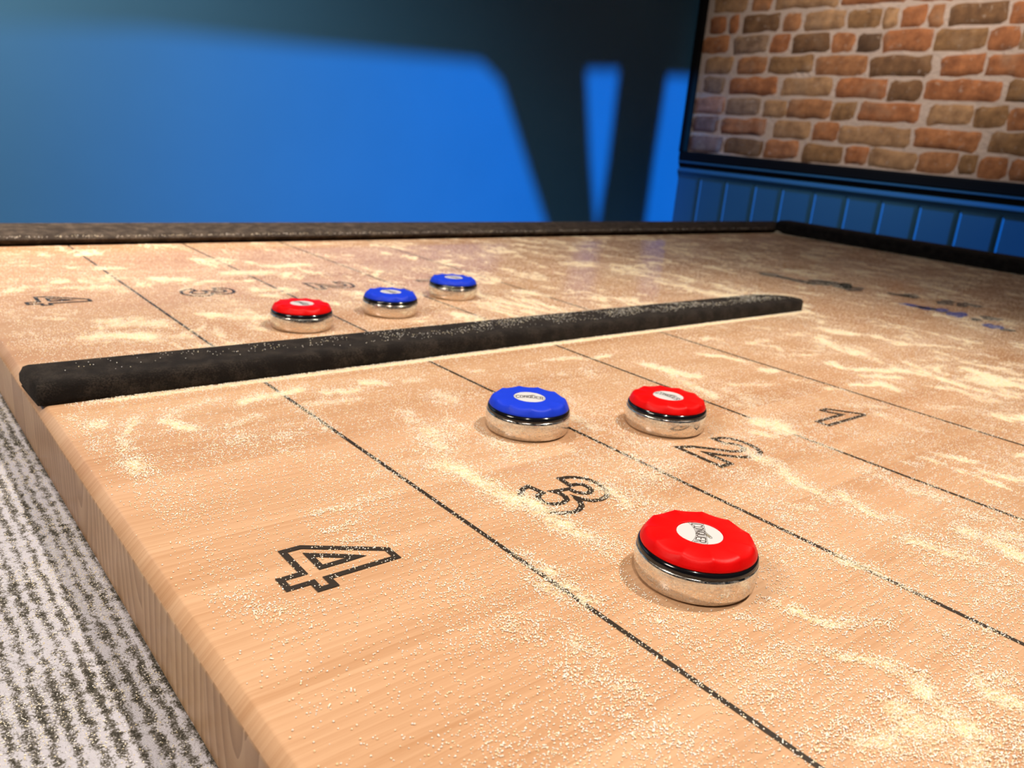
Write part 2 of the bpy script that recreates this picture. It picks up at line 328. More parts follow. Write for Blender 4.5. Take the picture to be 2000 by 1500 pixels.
def sstep(a, b, x):
    t = np.clip((x-a)/(b-a), 0, 1); return t*t*(3-2*t)
def density(x, y):
    x = np.asarray(x, dtype=float); y = np.asarray(y, dtype=float)
    # warp so that strokes get ragged edges
    wx = x + 0.05*(fbm(x*9, y*9, 11)-0.5) + 0.035*(fbm(x*30, y*30, 15)-0.5)
    wy = y + 0.05*(fbm(x*9, y*9, 21)-0.5) + 0.035*(fbm(x*30, y*30, 25)-0.5)
    rag = fbm(x*26, y*26, 31)
    D = np.zeros_like(x)
    for pts, w, I in STROKES:
        px = pts[0::2]; py = pts[1::2]
        for i in range(len(px)-1):
            ax, ay, bx, by = px[i], py[i], px[i+1], py[i+1]
            near = (x > min(ax,bx)-5*w) & (x < max(ax,bx)+5*w) & (y > min(ay,by)-5*w) & (y < max(ay,by)+5*w)
            if not near.any(): continue
            X = wx[near]; Y = wy[near]
            vx, vy = bx-ax, by-ay; L2 = vx*vx+vy*vy+1e-9
            t = np.clip(((X-ax)*vx+(Y-ay)*vy)/L2, 0, 1)
            d = np.hypot(X-ax-t*vx, Y-ay-t*vy)/w
            v = 1.15*I*np.exp(-(d/1.25)**2)*(0.5+1.0*rag[near]) + 0.30*I*np.exp(-(d/3.0)**2)*(0.4+1.2*rag[near])
            D[near] = np.maximum(D[near], v)
    # swirled streaks elsewhere: thin near the table end, thick far away and to the right
    amp = 0.10 + 0.35*sstep(1.2, 2.6, x)*sstep(2.8, 0.6, y) + 0.85*sstep(3.1, 4.6, x) + 0.75*sstep(3.0, 3.5, y)
    amp = np.minimum(amp, 0.72)
    th = 0.45*fbm(x*0.7, y*0.7, 41) + 0.05
    c, s = np.cos(th), np.sin(th)
    u = (x*c + y*s); v = (-x*s + y*c)
    uu = u + 0.5*(fbm(x*1.8, y*1.8, 51)-0.5); vv = v + 0.5*(fbm(x*1.8, y*1.8, 61)-0.5)
    n1 = fbm(uu*8.0, vv*3.6, 71, 5)
    ridge = 1-np.abs(2*n1-1)*3.2
    n2 = fbm(x*6.5, y*4.6, 81, 5)
    streak = sstep(0.25, 1.0, ridge)*0.95*sstep(0.34, 0.56, n2) + sstep(0.50, 0.66, n2)*0.36
    D = np.maximum(D, amp*streak*(0.6+0.7*rag))
    # a loose scatter everywhere, clumped
    D = D + (0.12 + 0.17*sstep(0.45, 0.7, fbm(x*3.1, y*3.1, 91)) + 0.20*sstep(0.5, 0.75, fbm(x*11, y*11, 95)))*(0.4+0.6*sstep(0.5, 1.0, x))
    D = D + 0.15*sstep(3.2, 5.0, x)*fbm(x*5, y*5, 99)*2 + 0.18*sstep(3.0, 3.4, y)*sstep(0.6, 1.6, x)*fbm(x*5, y*5, 98)*1.6
    # powder pushed up in a ridge along the rail and round its tip
    dr = np.where(x < 4.95, np.abs(y-2.868), np.hypot(x-4.95, y-2.93)-0.075)
    D = np.maximum(D, 1.25*np.exp(-(np.abs(dr)/0.027)**2)*sstep(0.44, 0.7, x)*(x < 5.05)*(1.05+0.5*rag))
    D = np.maximum(D, 0.35*np.exp(-(np.abs(y-2.82)/0.05)**2)*(x < 5.0)*rag*1.4)
    # line of powder along the back cushion
    D = np.maximum(D, 0.55*np.exp(-((y-6.06)/0.03)**2))
    D = D*sstep(0.45, 0.56, x)
    D = D*(1-0.65*np.exp(-(((x-0.80)/0.24)**2+((y-4.46)/0.22)**2)))*(1-0.45*np.exp(-(((x-1.56)/0.24)**2+((y-4.46)/0.22)**2)))
    # clean where the pucks slid to rest: none directly beneath them
    for cx, cy in PUCKXY:
        D = D*(0.25+0.75*sstep(0.15, 0.19, np.hypot(x-cx, y-cy)))
    return np.clip(D, 0, 1.9)

PUCKS = [(1.5136, 1.0352, 'red', -136), (1.7994, 2.0107, 'blue', -38), (2.2919, 1.8011, 'red', -84),
         (1.6923, 3.592, 'red', -84), (2.2572, 3.7132, 'blue', -84), (2.8563, 3.9815, 'blue', -80)]
PUCKXY = [(p[0], p[1]) for p in PUCKS]
X0, X1, Y0, Y1 = 0.437, 9.5, -0.12, 6.12      # playing surface

def set_powder(o, org):
    me = o.data; n = len(me.vertices)
    co = np.empty(n*3, dtype=np.float32); me.vertices.foreach_get('co', co); co = co.reshape(-1, 3)
    px, py = (co[:,0]+org[0])/U, (co[:,1]+org[1])/U
    d = density(px, py)*(0.72+0.28*sstep(2.4, 4.2, np.hypot(px, py)))     # close by, the loose beads themselves carry the powder
    at = me.attributes.new('powder', 'FLOAT', 'POINT'); at.data.foreach_set('value', d.astype(np.float32))

# ------------------------------------------------------------------ the table
ORG = tuple(W((X0+X1)/2, (Y0+Y1)/2, 0)); ORG = (ORG[0], ORG[1], 0.0)
table = empty('shuffleboard_table', ORG)
tag(table, 'pale maple two-lane shuffleboard table with numbered zones and black felt cushions, dusted with powder', 'table')

def T(name, verts, faces, mats, **kw):
    return obj_from(name, verts, faces, mats, parent=table, origin=ORG, **kw)

THICK = 0.21
def playing_surface():
    prof = [(0.0, -THICK), (0.0, -0.036), (0.0, -0.0315), (0.0015, -0.0275), (0.0245, -0.0030), (0.0285, -0.0008), (0.034, 0.0)]
    xs = list(np.arange(X0+0.034+0.012, 4.0, 0.013)) + list(np.arange(4.0, X1, 0.032)) + [X1]
    ys = list(np.arange(Y0, 3.1, 0.013)) + list(np.arange(3.1, Y1, 0.03)) + [Y1]
    cols = [(X0+a, z) for a, z in prof] + [(x, 0.0) for x in xs] + [(X1, -THICK)]
    nx, ny = len(cols), len(ys)
    cx = np.array([c[0] for c in cols]); cz = np.array([c[1] for c in cols]); yy = np.array(ys)
    V = np.empty((ny, nx, 3)); V[:,:,0] = cx[None,:]*U - ORG[0]; V[:,:,1] = yy[:,None]*U - ORG[1]; V[:,:,2] = cz[None,:]*U + TZ
    V = V.reshape(-1, 3)
    j, i = np.meshgrid(np.arange(ny-1), np.arange(nx-1), indexing='ij')
    a = (j*nx+i).ravel(); F = np.stack([a, a+1, a+1+nx, a+nx], 1)
    mi = np.where(i.ravel() < 3, 1, 0)
    # end faces and underside
    loopF = [tuple(range(nx-1, -1, -1)), tuple((ny-1)*nx + k for k in range(nx)), (0, (ny-1)*nx, (ny-1)*nx+nx-1, nx-1)]
    o = obj_from('playing_surface', [tuple(p) for p in V], [tuple(map(int, f)) for f in F] + loopF, [M['top'], M['end']],
                 parent=table, midx=list(mi)+[1,1,1])
    sm = np.zeros(len(o.data.polygons), dtype=bool); sm[:len(F)] = True
    o.data.polygons.foreach_set('use_smooth', sm)
    set_powder(o, ORG)
    return o
playing_surface()

def flat_part(name, polys, matl, z=0.0015):
    """polys: list of quads in plan units, densely subdivided already"""
    V, F = [], []
    for q in polys:
        n = len(V); V += [tuple(W(x, y, z)) for x, y in q]; F.append(tuple(range(n, n+len(q))))
    o = T(name, V, F, matl)
    set_powder(o, ORG); return o

def flip(poly):
    s = sum(poly[i][0]*poly[(i+1) % len(poly)][1]-poly[(i+1) % len(poly)][0]*poly[i][1] for i in range(len(poly)))
    return poly if s > 0 else poly[::-1]

# score lines right across both lanes
for k, xl in enumerate((1.193, 1.940, 2.683, 3.457)):
    w = 0.0066; ys = np.arange(Y0, Y1-0.01, 0.02)
    for (ya, yb) in ((Y0, 2.90), (3.15, Y1-0.01)):
        yy = np.append(np.arange(ya, yb, 0.02), yb)
        flat_part('score_line', [flip([(xl-w, yy[i]), (xl+w, yy[i]), (xl+w, yy[i+1]), (xl-w, yy[i+1])]) for i in range(len(yy)-1)], M['ink'])

def outline(paths, w=0.0086, closed=True):
    """ribbon quads following closed paths, mitred corners"""
    Q = []
    for P in paths:
        pts = []
        n = len(P)
        for i in range(n):
            a, b = P[i], P[(i+1) % n]
            L = math.hypot(b[0]-a[0], b[1]-a[1]); m = max(1, int(L/0.03))
            for k in range(m): pts.append((a[0]+(b[0]-a[0])*k/m, a[1]+(b[1]-a[1])*k/m))
        n = len(pts); off = []
        for i in range(n):
            p0, p1, p2 = pts[i-1], pts[i], pts[(i+1) % n]
            d1 = Vector((p1[0]-p0[0], p1[1]-p0[1])).normalized(); d2 = Vector((p2[0]-p1[0], p2[1]-p1[1])).normalized()
            n1 = Vector((-d1.y, d1.x)); n2 = Vector((-d2.y, d2.x)); m = (n1+n2)
            if m.length < 1e-4: m = n1.copy()
            m.normalize(); k = 1/max(0.42, m.dot(n1))
            off.append((m.x*w*k, m.y*w*k))
        for i in range(n):
            j = (i+1) % n
            Q.append(flip([(pts[i][0]+off[i][0], pts[i][1]+off[i][1]), (pts[j][0]+off[j][0], pts[j][1]+off[j][1]),
                           (pts[j][0]-off[j][0], pts[j][1]-off[j][1]), (pts[i][0]-off[i][0], pts[i][1]-off[i][1])]))
    return Q

def arc(cx, cy, rx, ry, a0, a1, n=14):
    return [(cx+rx*math.cos(math.radians(a0+(a1-a0)*i/n)), cy+ry*math.sin(math.radians(a0+(a1-a0)*i/n))) for i in range(n+1)]

def digits(dy):
    # digits are read from the side: their tops point to +x
    four = [[(0.667,1.472),(0.667,1.516),(0.722,1.516),(0.722,1.628),(0.768,1.628),(0.941,1.517),(0.941,1.472),(0.760,1.472),(0.760,1.437),(0.724,1.437),(0.724,1.472)],
            [(0.768,1.585),(0.768,1.520),(0.865,1.520)]]
    three = [[(1.608,1.626),(1.640,1.620),(1.664,1.605),(1.682,1.582),(1.689,1.550),(1.685,1.510),(1.668,1.478),(1.645,1.461),(1.615,1.456),(1.590,1.461),(1.572,1.480),(1.560,1.508),
              (1.552,1.475),(1.536,1.452),(1.515,1.440),(1.491,1.436),(1.450,1.450),(1.423,1.478),(1.407,1.510),(1.407,1.545),(1.417,1.580),(1.438,1.606),(1.462,1.623),(1.486,1.629),(1.496,1.574),
              (1.473,1.568),(1.458,1.548),(1.455,1.527),(1.464,1.508),(1.480,1.498),(1.505,1.495),(1.527,1.504),(1.537,1.523),(1.537,1.549),(1.528,1.566),(1.583,1.556),(1.585,1.530),(1.600,1.511),(1.620,1.506),(1.637,1.516),(1.645,1.540),(1.640,1.562),(1.622,1.570),(1.602,1.571)]]
    two = [[(2.350,1.616),(2.385,1.610),(2.410,1.590),(2.424,1.558),(2.426,1.520),(2.418,1.480),(2.400,1.451),(2.371,1.440),(2.335,1.441),(2.300,1.452),(2.259,1.488),(2.211,1.545),(2.211,1.438),(2.158,1.438),(2.158,1.626),
            (2.214,1.604),(2.262,1.556),(2.300,1.512),(2.330,1.494),(2.356,1.492),(2.376,1.505),(2.382,1.530),(2.372,1.555),(2.350,1.566)]]
    one = [[(2.908,1.492),(2.908,1.540),(3.098,1.540),(3.072,1.580),(3.060,1.612),(3.104,1.612),(3.150,1.550),(3.188,1.505),(3.188,1.492)]]
    for paths in (four, three, two, one):
        P = [[(x, y+dy) for x, y in p] for p in paths]
        yield outline(P)
for dy in (0.0, 2.93):
    for Q in digits(dy):
        flat_part('zone_number', Q, M['ink'], z=0.0018)

# worn print in the middle of the far lane end
def blob(cx, cy, rx, ry, rot, seed, n=26, amp=0.35):
    r = random.Random(seed); ph = [r.uniform(0, 6.28) for _ in range(4)]
    pts = []
    for i in range(n):
        a = 2*math.pi*i/n
        k = 1+amp*(0.5*math.sin(2*a+ph[0])+0.3*math.sin(3*a+ph[1])+0.3*math.sin(5*a+ph[2])+0.2*math.sin(7*a+ph[3]))
        x, y = rx*k*math.cos(a), ry*k*math.sin(a)
        pts.append((cx+x*math.cos(rot)-y*math.sin(rot), cy+x*math.sin(rot)+y*math.cos(rot)))
    return pts
def blobs(name, L, matl, z):
    V, F = [], []
    for i, (cx, cy, rx, ry, rot) in enumerate(L):
        n = len(V); p = blob(cx, cy, rx*1.35, ry*1.35, rot, int(cx*100+cy*1000))
        V.append(tuple(W(cx, cy, z))); V += [tuple(W(x, y, z)) for x, y in p]
        F += [(n, n+1+k, n+1+(k+1) % len(p)) for k in range(len(p))]
    o = T(name, V, F, matl); set_powder(o, ORG)
    a = o.data.attributes['powder']; v = np.empty(len(a.data), dtype=np.float32); a.data.foreach_get('value', v)
    a.data.foreach_set('value', (v*0.12).astype(np.float32))
    return o
for _q in [(6.13,3.89,0.07,0.13,0.2),(6.13,3.62,0.05,0.10,0),(6.27,3.55,0.10,0.09,0.6),(6.38,3.47,0.10,0.08,0.2),(6.36,3.38,0.11,0.06,0.3),(6.31,3.28,0.09,0.07,0),
              (6.50,2.97,0.05,0.07,0),(6.58,2.92,0.08,0.05,0.3),(6.60,2.66,0.10,0.05,0.2),(6.68,2.56,0.09,0.04,0.2),(6.74,2.49,0.06,0.03,0),(6.30,2.21,0.08,0.045,0.3),(5.975,1.98,0.045,0.028,0),(6.12,2.24,0.04,0.03,0),(6.17,2.47,0.05,0.06,0)]: blobs('worn_print', [_q], M['logo_black'], 0.0018)
for _q in [(6.13,2.68,0.05,0.07,0),(6.14,2.60,0.05,0.06,0.2),(6.19,2.53,0.06,0.05,0),(6.16,2.385,0.085,0.055,0.2),(5.99,2.075,0.07,0.042,0.1)]: blobs('worn_print', [_q], M['logo_blue'], 0.0022)['label'] = 'blue patch of worn print'

# cushions round the table
def extrude_profile(prof, path_a, path_b, axis):
    """prof: list of (offset outward, z); extruded along axis between two coordinates with many steps"""
    V, F = [], []
    m = len(prof); steps = 60
    for s in range(steps+1):
        t = path_a + (path_b-path_a)*s/steps
        for (o_, z) in prof:
            V.append(tuple(W(t, Y1+o_, z)) if axis == 'x' else tuple(W(X1+o_, t, z)))
    for s in range(steps):
        for k in range(m):
            a = s*m+k; b = s*m+(k+1) % m
            F.append((a, b, b+m, a+m) if axis == 'y' else (a, a+m, b+m, b))
    F.append(tuple(range(m)) if axis == 'x' else tuple(range(m-1, -1, -1)))
    F.append(tuple(steps*m + k for k in (range(m-1, -1, -1) if axis == 'x' else range(m))))
    return V, F
prof_back = [(0.035,0.001),(0.012,0.026),(0.0,0.036),(-0.004,0.042),(0.004,0.050),(0.06,0.066),(0.20,0.088),(0.30,0.096),(0.38,0.098),(0.44,0.085),(0.44,-0.2),(0.035,-0.2)]
v, f = extrude_profile(prof_back, -0.75, X1+0.45, 'x'); T('back_cushion', v, f, M['felt_back'], smooth=False)
prof_right = [(0.0,0.001),(-0.02,0.06),(-0.01,0.12),(0.03,0.148),(0.10,0.158),(0.28,0.158),(0.34,0.14),(0.34,-0.2),(0.0,-0.2)]
v, f = extrude_profile(prof_right, -0.5, Y1+0.02, 'y'); T('end_cushion', v, f, M['felt_dark'])

# sunken carpeted gutter at the near end, and the cabinet that carries it all
gx0, gx1, gy0, gy1 = -0.75, X0+0.03, -0.5, Y1+0.05
nxg, nyg = 60, 260
V = []; F = []
for j in range(nyg+1):
    for i in range(nxg+1):
        x = gx0+(gx1-gx0)*i/nxg; y = gy0+(gy1-gy0)*j/nyg
        V.append(tuple(W(x, y, -THICK)))
for j in range(nyg):
    for i in range(nxg):
        a = j*(nxg+1)+i; F.append((a, a+1, a+nxg+2, a+nxg+1))
T('gutter_carpet', V, F, M['carpet'], smooth=True)
cab = [box_vf(gx0*U, X1*U+0.06, gy0*U, Y1*U+0.08, TZ-0.16, TZ-THICK*U-0.0005)]
v, f = join_vf(cab); T('cabinet', v, f, M['cabinet'])
v, f = box_vf(gx0*U-0.03, gx0*U, gy0*U, Y1*U+0.092, TZ-0.16, TZ+0.02); bevel(T('gutter_wall', v, f, M['cabinet']), 0.004)
for lx in (gx0*U+0.10, X1*U-0.10):
    for ly in (gy0*U+0.08, Y1*U-0.04):
        v, f = box_vf(lx-0.05, lx+0.05, ly-0.05, ly+0.05, 0.0, TZ-0.16); bevel(T('leg', v, f, M['cabinet']), 0.006)

# ------------------------------------------------------------------ loose rail that divides the lanes
def divider():
    x0, x1, ya, yb, h = 0.435, 5.0, 2.89, 3.160, 0.078
    plan = [(x0, ya+0.01), (x0-0.006, ya+0.14), (x0-0.004, yb-0.02), (x0+0.01, yb)]
    plan += [(x, yb) for x in np.linspace(0.7, 4.62, 40)]
    plan += [(4.72, yb-0.006), (4.84, yb-0.048), (4.93, yb-0.105), (4.985, yb-0.16), (5.0, yb-0.20), (4.995, ya+0.03), (4.96, ya+0.004)]
    plan += [(x, ya) for x in np.linspace(4.7, 0.7, 40)] + [(x0+0.02, ya)]
    n = len(plan); c = Vector((sum(p[0] for p in plan)/n, sum(p[1] for p in plan)/n))
    def inset(p, d):
        x = p[0]+d if p[0] < x0+0.05 else min(p[0], 5.0-d*1.2); y = p[1] if p[0] < 4.7 else p[1]-(0.6*d if p[1] > ya+0.05 else -0.2*d)
        y = min(max(y, ya+d), yb-d)
        return (x, y)
    levels = [(0.0015, 0.004), (0.006, 0.0), (0.02, -0.002), (0.046, 0.0), (0.060, 0.004), (0.070, 0.012), (0.0765, 0.026), (0.078, 0.045), (0.078, 0.09)]
    V = []; F = []
    r = random.Random(3)
    for z, d in levels:
        for k, p in enumerate(plan):
            q = inset(p, d)
            wob = 0.0016*math.sin(p[0]*9+z*40) + r.uniform(-0.0010, 0.0010)
            end = max(0.0, 1-abs(p[0]-x0)/0.12)
            low = d < .02
            V.append(tuple(W(q[0]+(r.uniform(-0.005, 0.005)*end if low else 0), q[1]+(wob if low else 0), z)))
    L = len(levels)
    for s in range(L-1):
        for k in range(n):
            a = s*n+k; b = s*n+(k+1) % n
            F.append((a, b, b+n, a+n))
    F.append(tuple(range(n-1, -1, -1)))
    # top: bridge the two long sides with quads
    top = (L-1)*n
    idx = [top+k for k in range(n)]
    lo, hi = 0, n-1
    while hi-lo > 1:
        if hi-lo == 2: F.append((idx[hi], idx[lo], idx[lo+1])); break
        F.append((idx[hi-1], idx[hi], idx[lo], idx[lo+1])); lo += 1; hi -= 1
    org = tuple(W(2.7, 3.02, 0))
    o = obj_from('divider_rail', V, F, M['felt'], smooth=True, origin=org)
    return o
rail = divider()
tag(rail, 'long black felt divider rail lying between the two lanes, speckled with powder beads', 'rail')

# ------------------------------------------------------------------ pucks
def lathe(prof, seg=96, zfun=None):
    V, F = [], []
    for (r, z) in prof:
        for k in range(seg):
            a = 2*math.pi*k/seg
            V.append((r*math.cos(a)*U, r*math.sin(a)*U, z*U))
    m = len(prof)
    for s in range(m-1):
        for k in range(seg):
            a = s*seg+k; b = s*seg+(k+1) % seg
            F.append((a, b, b+seg, a+seg))
    F.append(tuple(range(seg-1, -1, -1))); F.append(tuple((m-1)*seg+k for k in range(seg)))
    return V, F

def cap_mesh():
    seg, NF = 176, 11
    rings = [('w', 0.1365, 0.0870), ('w', 0.1401, 0.0880), ('w', 0.1399, 0.0905), ('w', 0.1375, 0.0960), ('s', 0.1345, 0.1030), ('s', 0.1315, 0.1085), ('t', 0.1280, 0.1130), ('t', 0.1235, 0.1158),
             ('t', 0.117, 0.1170), ('t', 0.107, 0.1174), ('t', 0.094, 0.1172), ('t', 0.080, 0.1170), ('f', 0.068, 0.1168), ('f', 0.0595, 0.1169), ('f', 0.0575, 0.1164), ('f', 0.0560, 0.1142), ('f', 0.0558, 0.1130), ('f', 0.030, 0.1130)]
    V, F = [], []
    for kind, r, z in rings:
        for k in range(seg):
            a = 2*math.pi*k/seg
            ridge = 1-abs(math.sin(NF*(a-0.14)/2))**0.85          # 1 on the ridges between finger dips
            dip = 1-ridge
            rr, zz = r, z
            if kind == 's': rr = r-0.0012*dip; zz = z-0.002*dip
            if kind == 't':
                w = min(1.0, max(0.0, (r-0.078)/0.045)); w = w*w*(3-2*w)
                zz = z-0.0046*w*dip; rr = r-0.0008*dip*w
            V.append((rr*math.cos(a)*U, rr*math.sin(a)*U, zz*U))
    m = len(rings)
    for s in range(m-1):
        for k in range(seg):
            a = s*seg+k; b = s*seg+(k+1) % seg
            F.append((a, b, b+seg, a+seg))
    F.append(tuple(range(seg-1, -1, -1))); F.append(tuple((m-1)*seg+k for k in range(seg)))
    return V, F

# lettering of the sticker: block capitals drawn as strokes on a 4 x 6 grid
GL = {'C': [[(4,5),(3,6),(1,6),(0,5),(0,1),(1,0),(3,0),(4,1)]], 'O': [[(1,0),(3,0),(4,1),(4,5),(3,6),(1,6),(0,5),(0,1),(1,0)]],
      'N': [[(0,0),(0,6)],[(0,6),(4,0)],[(4,0),(4,6)]], 'Q': [[(1,0),(3,0),(4,1),(4,5),(3,6),(1,6),(0,5),(0,1),(1,0)],[(2.4,1.8),(4.5,-0.8)]],
      'U': [[(0,6),(0,1),(1,0),(3,0),(4,1),(4,6)]], 'E': [[(4,6),(0,6),(0,0),(4,0)],[(0,3),(3,3)]], 'R': [[(0,0),(0,6),(3,6),(4,5),(4,4),(3,3),(0,3)],[(2,3),(4,0)]]}
def warp_txt(x, y):
    # wider letters at both ends, the word arched slightly
    k = x/0.047
    return x, y*(0.86+0.42*k*k) + 0.0065*(1-k*k) - 0.004
def lettering():
    V, F, MI = [], [], []
    def quad(a, b, w, z, mi):
        d = Vector((b[0]-a[0], b[1]-a[1])); L = d.length
        if L < 1e-7: return
        d /= L; nx, ny = -d.y*w, d.x*w; e = w*0.9
        P = [(a[0]-d.x*e-nx, a[1]-d.y*e-ny), (b[0]+d.x*e-nx, b[1]+d.y*e-ny), (b[0]+d.x*e+nx, b[1]+d.y*e+ny), (a[0]-d.x*e+nx, a[1]-d.y*e+ny)]
        n = len(V); V.extend([(p[0]*U, p[1]*U, z*U) for p in P]); F.append((n, n+1, n+2, n+3)); MI.append(mi)
    word = 'CONQUER'; cw = 0.0094; gap = 0.0045; tot = 7*cw+6*gap; h = 0.0215
    for i, ch in enumerate(word):
        x0 = -tot/2+i*(cw+gap)
        for st in GL[ch]:
            pts = [warp_txt(x0+p[0]/4*cw, (p[1]/6-0.5)*h) for p in st]
            for a, b in zip(pts[:-1], pts[1:]): quad(a, b, 0.0014, 0.1151, 0)
    # thin outline round the word
    ring = [(x, 0.5*h*1.30) for x in np.linspace(-tot/2-0.005, tot/2+0.005, 22)]
    ring += [(x, -0.5*h*1.30) for x in np.linspace(tot/2+0.005, -tot/2-0.005, 22)]
    ring = [warp_txt(*p) for p in ring]
    ring = [(min(max(p[0], -0.0535), 0.0535), p[1]) for p in ring]
    for a, b in zip(ring, ring[1:]+ring[:1]): quad(a, b, 0.0005, 0.1151, 0)
    # the slanting paddle shape that rises from the Q
    pad = [(-0.016,0.0115),(0.013,0.0270),(0.019,0.0270),(0.0205,0.0230),(0.016,0.0185),(0.003,0.0125)]
    for a, b in zip(pad, pad[1:]+pad[:1]): quad(a, b, 0.0006, 0.1151, 0)
    core = [(-0.004,0.0155),(0.011,0.0240),(0.016,0.0245),(0.0165,0.0220),(0.013,0.0190),(0.004,0.0145)]
    n = len(V); V.extend([(p[0]*U, p[1]*U, 0.1150*U) for p in core]); F.append(tuple(range(n+len(core)-1, n-1, -1))); MI.append(1)
    return V, F, MI

def make_puck(colour):
    root = empty('shuffleboard_puck', (0,0,0))
    v, f = lathe([(0.128,0.0008),(0.137,0.0015),(0.1415,0.006),(0.1448,0.016),(0.1472,0.030),(0.1486,0.044),(0.1484,0.054),(0.1477,0.062),(0.1468,0.0675),(0.1456,0.0692),(0.144,0.0697),(0.130,0.070)], 128)
    obj_from('metal_base', v, f, M['chrome'], parent=root, smooth=True)
    v, f = lathe([(0.136,0.0690),(0.1452,0.0697),(0.1456,0.0725),(0.1447,0.0790),(0.1412,0.0865),(0.130,0.088)], 128)
    obj_from('rim_band', v, f, M['rim'], parent=root, smooth=True)
    v, f = cap_mesh()
    cap = obj_from('finger_cap', v, f, M[colour], parent=root, smooth=True)
    v, f = lathe([(0.0553,0.1125),(0.0553,0.1144),(0.0546,0.1148)], 64)
    lab = obj_from('label_disc', v, f, M['label'], parent=cap); lab['label'] = 'white round sticker'
    v, f, mi = lettering()
    let = obj_from('lettering', v, f, [M['letter'], M['letter_fill']], parent=cap, midx=mi); let['label'] = 'black CONQUER lettering'
    return root
protos = {}
def copy_tree(o, parent=None):
    c = o.copy(); C.objects.link(c); c.parent = parent
    for ch in list(o.children): copy_tree(ch, c)
    return c
PL = ['red puck nearest the front, beside the zone number 3', 'blue puck on the score line in the near lane, beyond the number 3',
      'red puck beside the number 2 in the near lane', 'red puck in the far lane, leftmost of the three behind the black rail',
      'blue puck in the far lane, middle of the three behind the black rail', 'blue puck in the far lane, rightmost and farthest of the three behind the rail']
for i, (x, y, colr, ang) in enumerate(PUCKS):
    if colr in protos: o = copy_tree(protos[colr])
    else: o = protos[colr] = make_puck(colr)
    o.location = W(x, y, 0.0006); o.rotation_euler = (0, 0, math.radians(ang))
    tag(o, PL[i], 'puck', 'pucks on the shuffleboard table')

# ------------------------------------------------------------------ powder beads (nobody could count them)
def bead_points():
    P = []; R_ = []
    # on the playing surface
    n = 2600000
    x = rng.uniform(0.46, X1, n); y = rng.uniform(0.1, Y1-0.02, n)
    d = density(x, y)
    dist = np.sqrt(x*x+y*y+1)
    lod = np.clip((2.6/dist)**1.9, 0.03, 1.0)
    keep = rng.random(n) < (0.9*d**1.1)*lod*BEADK
    for cx, cy in PUCKXY: keep &= np.hypot(x-cx, y-cy) > 0.150
    keep &= ~((y > 2.886) & (y < 3.165) & (x < 5.01))
    x, y, d = x[keep], y[keep], d[keep]
    r = 0.0014*rng.uniform(0.7, 1.35, len(x))
    z = r + np.maximum(0, d-0.5)*0.006*rng.random(len(x))
    P.append(np.stack([x, y, z], 1)); R_.append(r)
    # on top of the rail, thicker towards its far end
    n = 6500
    x = rng.uniform(0.5, 4.9, n); y = rng.beta(2.2, 1.6, n)*0.225+2.92
    cl = fbm(x*7, y*16, 131)
    keep = rng.random(n) < (0.05+0.95*sstep(0.6, 3.4, x))*sstep(0.36, 0.62, cl)
    x, y = x[keep], y[keep]; r = 0.0014*rng.uniform(0.7, 1.3, len(x))
    P.append(np.stack([x, y, 0.0805+r*0.8], 1)); R_.append(r)
    # few on the nose of the back cushion and its foot
    n = 900
    x = rng.uniform(0.4, 9.3, n); r = 0.0019*rng.uniform(0.7, 1.4, n)
    P.append(np.stack([x, Y1+0.02+rng.normal(0, 0.012, n), 0.056+r+rng.normal(0, 0.003, n)], 1)); R_.append(r)
    # in the gutter carpet
    n = 60000
    x = rng.uniform(-0.5, 0.43, n); y = rng.uniform(0.6, 4.6, n)
    keep = rng.random(n) < 0.35+0.65*sstep(0.35, 0.65, fbm(x*5, y*5, 141))
    x, y = x[keep], y[keep]; r = 0.0013*rng.uniform(0.6, 1.2, len(x))
    P.append(np.stack([x, y, -THICK+r*rng.uniform(0.2, 2.2, len(x))], 1)); R_.append(r)
    # small heap in the corner of the cushions
    n = 260
    a = np.abs(rng.normal(0, 0.05, (n, 2))); r = 0.002*np.ones(n)
    P.append(np.stack([X1-0.03-a[:,0], Y1-0.03-a[:,1], r+0.03*np.maximum(0, 1-(a[:,0]+a[:,1])/0.12)], 1)); R_.append(r)
    return np.concatenate(P), np.concatenate(R_)
BEADK = 1.35
BP, BR = bead_points()
print('beads', len(BP))
